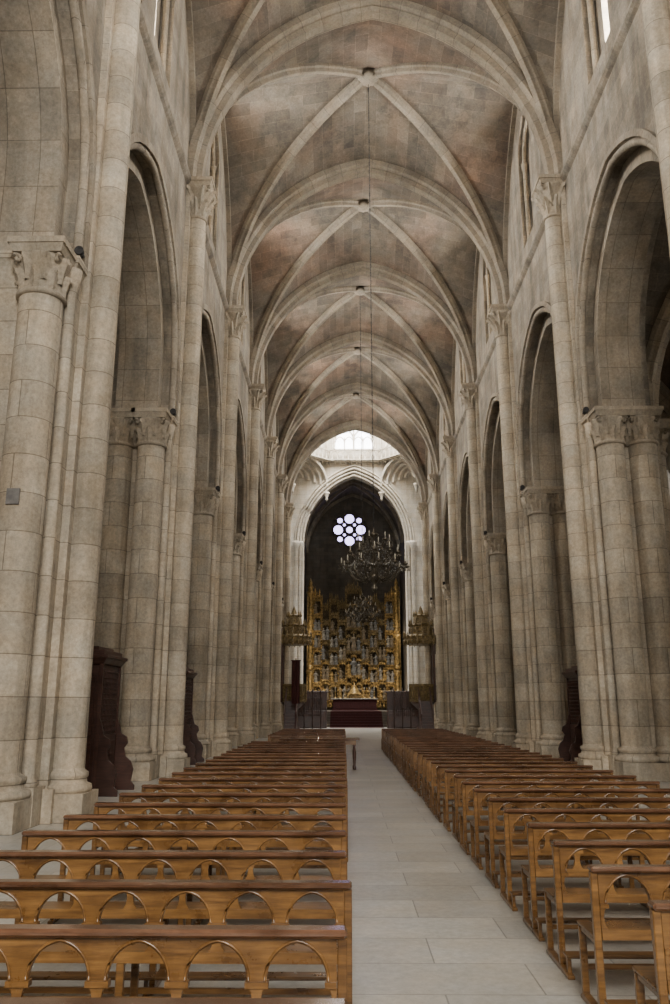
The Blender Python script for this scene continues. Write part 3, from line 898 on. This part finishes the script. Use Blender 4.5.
b.box(-0.32,0.32,-0.03,0.03,4.58,4.64); b.box(-0.03,0.03,-0.03,0.03,0,4.75); b.box(-0.25,0.25,-0.25,0.25,0,0.06)
thing('banner', 'dark red processional banner on a pole stand', 'banner', (CX-4.2, 54.6, 0), me=b.mesh('banner', [M_RED]))
b = MB()
b.box(-1.3,1.3,-0.3,0.3,0,1.3); b.box(-1.3,1.3,0.2,0.3,1.3,2.6); b.box(-1.4,1.4,-0.05,0.35,2.6,2.75)
for k in range(5): b.box(-1.3+k*0.63,-1.22+k*0.63,-0.35,0.3,0,1.5)
for k in range(4): b.box(-1.15+k*0.63,-0.75+k*0.63,-0.33,-0.3,0.2,1.1)
stall_me = b.mesh('choir_stall', [M_DARKWOOD], 0.01)
for sg in (-1, 1):
    thing('choir_stall', 'dark carved wooden choir stall row', 'choir stall', (CX+sg*3.6, 63.2, 0), me=stall_me, group='choir stalls by the crossing')

# ------------------------------------------------------------------ pews
PL = 2.46
def pew_parts():
    parts = []
    b = MB(); b.box(0, PL, -0.048, 0.048, 0.785, 0.82)
    parts.append(('top_rail', b.mesh('top_rail', [M_RAIL], 0.012), 'glossy worn dark top rail'))
    b = MB(); N = 7; p0 = 0.045; pitch = (PL-0.09)/N
    b.box(p0, PL-p0, -0.018, 0.018, 0.42, 0.475)
    for k in range(N):
        u0 = p0+k*pitch; uc = u0+pitch/2; hs = pitch/2-0.042
        b.arch_panel('XZ', u0, u0+pitch, 0.60, 0.788, uc, hs, 0.618, 0.762, -0.014, 0.014, n=8)
        # raised moulding round the arch
        b.tube([(uc+x, -0.016, z) for x, z in arch_pts(hs+0.008, 0.618, 0.772, 8)], 0.007, 5)
        for e in (-1, 1):
            o = uc+e*pitch/2
            b.extrude([(o, 0.475), (o, 0.602), (o-e*0.042, 0.602), (o-e*0.024, 0.575), (o-e*0.018, 0.54), (o-e*0.026, 0.50), (o-e*0.042, 0.475)][::e], 'XZ', -0.014, 0.014)
            b.extrude([(o, 0.59), (o, 0.614), (o-e*0.05, 0.614), (o-e*0.05, 0.59)][::e], 'XZ', -0.022, 0.022)
    parts.append(('backrest', b.mesh('backrest', [M_PEW]), 'honey oak back pierced by round arches'))
    b = MB(); b.box(0.0, PL, 0.02, 0.36, 0.418, 0.44)
    parts.append(('seat', b.mesh('seat', [M_PEW], 0.006), None))
    def frame(full):
        b = MB()
        if full: b.extrude([(-0.025,0),(0.025,0),(0.02,0.42),(0.025,0.787),(-0.024,0.787),(-0.02,0.42)], 'YZ', 0, 0.042)
        else: b.extrude([(-0.025,0),(0.025,0),(0.02,0.418),(-0.018,0.418)], 'YZ', 0, 0.042)
        b.extrude([(0.31,0),(0.35,0),(0.34,0.418),(0.31,0.418)], 'YZ', 0, 0.042)
        b.extrude([(-0.22,0),(0.37,0),(0.37,0.025),(0.34,0.04),(-0.06,0.04),(-0.22,0.025)], 'YZ', -0.003, 0.045)
        b.extrude([(0.02,0.388),(0.32,0.388),(0.32,0.418),(0.02,0.418)], 'YZ', 0.008, 0.034)
        b.extrude([(-0.19,0.025),(-0.165,0.025),(-0.14,0.125),(-0.19,0.125)], 'YZ', 0.008, 0.034)
        return b.mesh('end_frame' if full else 'middle_frame', [M_PEW], 0.005)
    b = MB(); b.box(0, PL, -0.22, -0.11, 0.125, 0.145)
    kn = b.mesh('kneeler', [M_PEW], 0.005)
    b = MB(); b.box(0.03, PL-0.03, 0.32, 0.335, 0.17, 0.2)
    parts.append(('stretcher', b.mesh('stretcher', [M_PEW]), None))
    return parts, frame(True), frame(False), kn
pparts, pend, pmid, pkn = pew_parts()
def pew(x, y, jit=0.02, rot=0.0, group='rows of wooden pews'):
    p = thing('pew', 'honey-brown wooden church pew with arcaded back and kneeler', 'pew',
              (x+random.uniform(-jit, jit), y+random.uniform(-jit, jit), 0), (0,0,rot+random.uniform(-0.006, 0.006)), group)
    for nm, me, lb in pparts: obj(me, nm, p, label=lb)
    for ex in (0.0, PL-0.042): obj(pend, 'end_frame', p, (ex, 0, 0))
    obj(pmid, 'middle_frame', p, (PL/2-0.021, 0, 0))
    obj(pkn, 'kneeler', p)
for k in range(0, 22): pew(0.03-PL, 2.9+0.9*k, group='pews beside the north side of the central aisle')
for k in range(0, 8): pew(0.03-PL, 26.4+0.9*k, group='pews beside the north side of the central aisle')
for k in range(0, 33): pew(1.47, 4.27+0.9*k, group='pews beside the south side of the central aisle')

b = MB(); b.box(-1.1, 1.15, -0.3, 0.3, 0.78, 0.83); tt = b.mesh('table_top', [M_RAIL], 0.01)
b = MB(); b.box(-1.0, 1.05, -0.24, 0.24, 0.66, 0.78); ta = b.mesh('apron', [M_PEW], 0.005)
b = MB(); b.lathe([(0.045,0),(0.05,0.05),(0.03,0.1),(0.045,0.3),(0.05,0.45),(0.03,0.6),(0.045,0.66)], seg=12); lg = b.mesh('leg', [M_DARKWOOD])
for tx, ty in ((-0.72, 23.5), (-1.1, 25.0)):
    t = thing('wooden_table', 'long low wooden table with turned legs standing across the pews', 'table', (tx, ty, 0), group='low tables at the end of the pews')
    obj(tt, 'table_top', t); obj(ta, 'apron', t)
    for x in (-0.95, 1.0):
        for y in (-0.2, 0.2): obj(lg, 'leg', t, (x, y, 0))

# ------------------------------------------------------------------ confessionals
def confessional_mesh():
    body = MB(); body.box(-0.6, 0.42, -0.62, 0.62, 0.12, 2.55); body.box(-0.65, 0.5, -0.7, 0.7, 0, 0.14)
    for y in (-0.66, 0.62): body.box(0.38, 0.46, y-0.02, y+0.06, 0.12, 2.55)
    for z0, z1 in ((0.3,1.0),(1.15,2.3)):
        for y in (-0.62, 0.62):
            body.box(-0.5, 0.3, y-0.03, y+0.03, z0, z1); body.box(-0.4, 0.2, y-0.055, y+0.055, z0+0.1, z1-0.1)
    cor = MB()
    cor.frust(-0.6, 0.46, -0.68, 0.68, 2.55, 2.67, 0.08); cor.box(-0.7, 0.56, -0.78, 0.78, 2.67, 2.74)
    cor.box(-0.6, 0.46, -0.68, 0.68, 2.74, 2.84); cor.box(-0.45, 0.3, -0.55, 0.55, 2.84, 2.92)
    wing = MB()
    prof = [(0,0.0),(0.46,0.0),(0.46,0.1),(0.38,0.18),(0.42,0.42),(0.36,0.58),(0.24,0.68),(0.2,0.85),(0.27,0.95),(0.24,1.08),(0.12,1.15),(0.05,1.4),(0.0,1.5)]
    wing.extrude(prof, 'XZ', -0.03, 0.03)
    door = MB(); door.box(0, 0.04, -0.5, 0.5, 0.16, 1.15); door.box(0.03, 0.06, -0.4, 0.4, 0.28, 1.03)
    door.box(0.05,0.075,-0.04,0.04,0.4,0.95); door.box(0.05,0.075,-0.2,0.2,0.7,0.78)
    lat = MB()
    for k in range(11): lat.box(0, 0.02, -0.5+k*0.1-0.01, -0.5+k*0.1+0.01, 1.2, 2.45)
    for k in range(12): lat.box(0, 0.02, -0.52, 0.52, 1.2+k*0.108, 1.22+k*0.108)
    return body.mesh('body',[M_DARKWOOD],0.01), cor.mesh('cornice',[M_DARKWOOD],0.01), wing.mesh('armrest_wing',[M_DARKWOOD],0.008), door.mesh('door',[M_DARKWOOD],0.008), lat.mesh('lattice',[M_DARKWOOD])
cf = confessional_mesh()
def confessional(x, y, rot):
    c = thing('confessional', 'reddish-brown wooden confessional with curved wings between two piers', 'confessional', (x, y, 0), (0,0,rot), 'dark wooden confessionals')
    obj(cf[0], 'body', c); obj(cf[1], 'cornice', c); obj(cf[3], 'door', c, (0.44,0,0)); obj(cf[4], 'lattice', c, (0.43,0,0))
    for y_ in (-0.64, 0.64): obj(cf[2], 'armrest_wing', c, (0.44, y_, 0))
confessional(-5.35, 17.2, 0)
confessional(-5.3, 25.6, 0)
confessional(7.5, 25.4, PI)

# ------------------------------------------------------------------ chandeliers
b = MB()
b.lathe([(0.01,-0.75),(0.06,-0.7),(0.1,-0.6),(0.04,-0.52),(0.12,-0.42),(0.2,-0.3),(0.22,-0.2),(0.1,-0.1),(0.06,0),(0.12,0.1),(0.16,0.2),(0.08,0.32),(0.05,0.5),(0.12,0.6),(0.1,0.7),(0.04,0.8),(0.03,1.0),(0.14,1.08),(0.16,1.12),(0.03,1.2),(0.02,1.35)], seg=16)
hub = b.mesh('central_stem', [M_BRONZE])
def arm(L, drop):
    b = MB(); pts = []
    for i in range(15):
        t = i/14
        pts.append((0.1+L*t, 0, -drop*math.sin(PI*min(1,t*1.25)) + 0.22*t*t))
    b.tube(pts, 0.024, 6)
    b.tube([(0.1+L*0.45+0.1*math.cos(a*PI/6)*1.0, 0, 0.08*math.sin(a*PI/6)-drop*0.5) for a in range(11)], 0.016, 5)
    e = pts[-1]
    b.lathe([(0.02,-0.04),(0.09,0.0),(0.1,0.03),(0.03,0.03),(0.03,0.1)], e, 10)
    for k in range(6):
        a = PI/3*k; b.lathe([(0.004,-0.14),(0.018,-0.1),(0.005,-0.04),(0.004,0.0)], (e[0]+0.09*math.cos(a), 0.09*math.sin(a), e[2]), 5)
    return b.mesh('arm', [M_BRONZE]), e
a1, e1 = arm(0.95, 0.28); a2, e2 = arm(0.7, 0.2); a3, e3 = arm(0.42, 0.15)
b = MB(); b.lathe([(0.018,0.08),(0.018,0.24),(0.003,0.28)], seg=8); cand = b.mesh('candle', [M_WAX])
b = MB()
for k in range(16):
    a = 2*PI*k/16
    for t in range(1, 12):
        s = t/12
        rr = 0.15 + 0.85*s; z = 1.08 - 1.2*s**0.6
        b.lathe([(0.002,-0.025),(0.018,0),(0.002,0.025)], (rr*math.cos(a), rr*math.sin(a), z), 5)
    for t in range(8):
        a_ = a+2*PI/16*t/8; b.lathe([(0.002,-0.03),(0.02,0),(0.002,0.03)], (1.0*math.cos(a_), 1.0*math.sin(a_), 0.1-0.12*math.sin(PI*t/8)), 5)
beads = b.mesh('crystal_swags', [M_CRYSTAL])
def chain_mesh(L):
    b = MB(); n = int(L/0.16)
    for k in range(n):
        z = k*0.16
        pts = []
        for i in range(9):
            a = 2*PI*i/8
            h, v = 0.016*math.cos(a), 0.1*math.sin(a)
            pts.append((h, 0, z+v) if k % 2 else (0, h, z+v))
        b.tube(pts, 0.009, 4)
    return b.mesh('chain', [M_IRON])
for y, z, s in ((25.3, 5.95, 1.0), (41.3, 6.2, 0.85)):
    c = thing('chandelier', 'large dark bronze chandelier with curved candle arms and crystal swags', 'chandelier', (CX, y, z), (0,0,0.1), 'hanging bronze chandeliers')
    obj(hub, 'central_stem', c, scale=(s,s,s))
    for me_, ee, dz, nn, ph in ((a1, e1, -0.15, 12, 0), (a2, e2, 0.25, 10, 0.2), (a3, e3, 0.65, 6, 0.1)):
        for k in range(nn):
            a = 2*PI*k/nn+ph
            obj(me_, 'arm', c, (0,0,dz*s), (0,0,a), scale=(s,s,s)); obj(cand, 'candle', c, (ee[0]*s*math.cos(a), ee[0]*s*math.sin(a), (ee[2]+dz)*s), scale=(s,s,s))
    o = obj(beads, 'crystal_swags', c, scale=(s,s,s)); o['kind'] = 'stuff'
    obj(chain_mesh(G_A-0.42-z-1.3*s), 'chain', c, (0,0,1.33*s))

# ------------------------------------------------------------------ lights
def area(name, loc, rot, sx, sy, energy, color=(1,1,1)):
    l = bpy.data.lights.new(name, 'AREA'); l.shape = 'RECTANGLE'; l.size = sx; l.size_y = sy
    l.energy = energy; l.color = color
    o = bpy.data.objects.new(name, l); C.objects.link(o); o.location = loc; o.rotation_euler = rot
    return o
def point(name, loc, energy, color, r=0.1):
    l = bpy.data.lights.new(name, 'POINT'); l.energy = energy; l.color = color; l.shadow_soft_size = r
    o = bpy.data.objects.new(name, l); C.objects.link(o); o.location = loc
area('west_fill', (CX, PY[0]+0.3, 12.0), (math.radians(76), 0, 0), 7, 11, 6800, (1, 0.955, 0.89))  # added fill from behind the camera, set at the unseen west end
for i in range(1, len(PY)-1):
    yc = (PY[i]+PY[i+1])/2
    for sg in (-1, 1):
        area('clerestory_daylight', (CX+sg*6.85, yc, 20.1), (0, math.radians(90)*sg, 0), 3.9, 0.66, 2350 if sg < 0 else 1900, (1, 0.96, 0.91))
        area('aisle_daylight', (CX+sg*12.9, yc, 9.7), (0, math.radians(80)*sg, 0), 3.5, 1.0, 55, (1, 0.92, 0.8))
area('lantern_daylight', (CX, 66.8, 33.0), (0,0,0), 9, 9, 15500, (1, 0.98, 0.95))
area('transept_area', (CX-12, 67, 14), (0, math.radians(-80), 0), 6, 6, 400)  # area lights in front of the windowless transept walls
area('transept_area', (CX+12, 67, 14), (0, math.radians(80), 0), 6, 6, 400)
for sg in (-1, 1):
    point('altarpiece_lamp', (CX+sg*3.4, 78.6, 3.6), 110, (1, 0.84, 0.62))
    point('altarpiece_lamp', (CX+sg*4.5, 80.2, 8.5), 35, (1, 0.84, 0.62))

w = bpy.data.worlds.new('World'); bpy.context.scene.world = w; w.use_nodes = True
w.node_tree.nodes['Background'].inputs[0].default_value = (0.8, 0.87, 1, 1)
w.node_tree.nodes['Background'].inputs[1].default_value = 0.5

# ------------------------------------------------------------------ camera
cam = bpy.data.cameras.new('Camera'); co = bpy.data.objects.new('Camera', cam); C.objects.link(co)
cam.sensor_fit = 'VERTICAL'; cam.sensor_height = 36; cam.lens = 800/1004*36
cam.clip_end = 300; cam.clip_start = 0.05
co.location = (0, 0, 1.75)
co.rotation_euler = (math.radians(90+14.2), 0, math.radians(0.64))
bpy.context.scene.camera = co
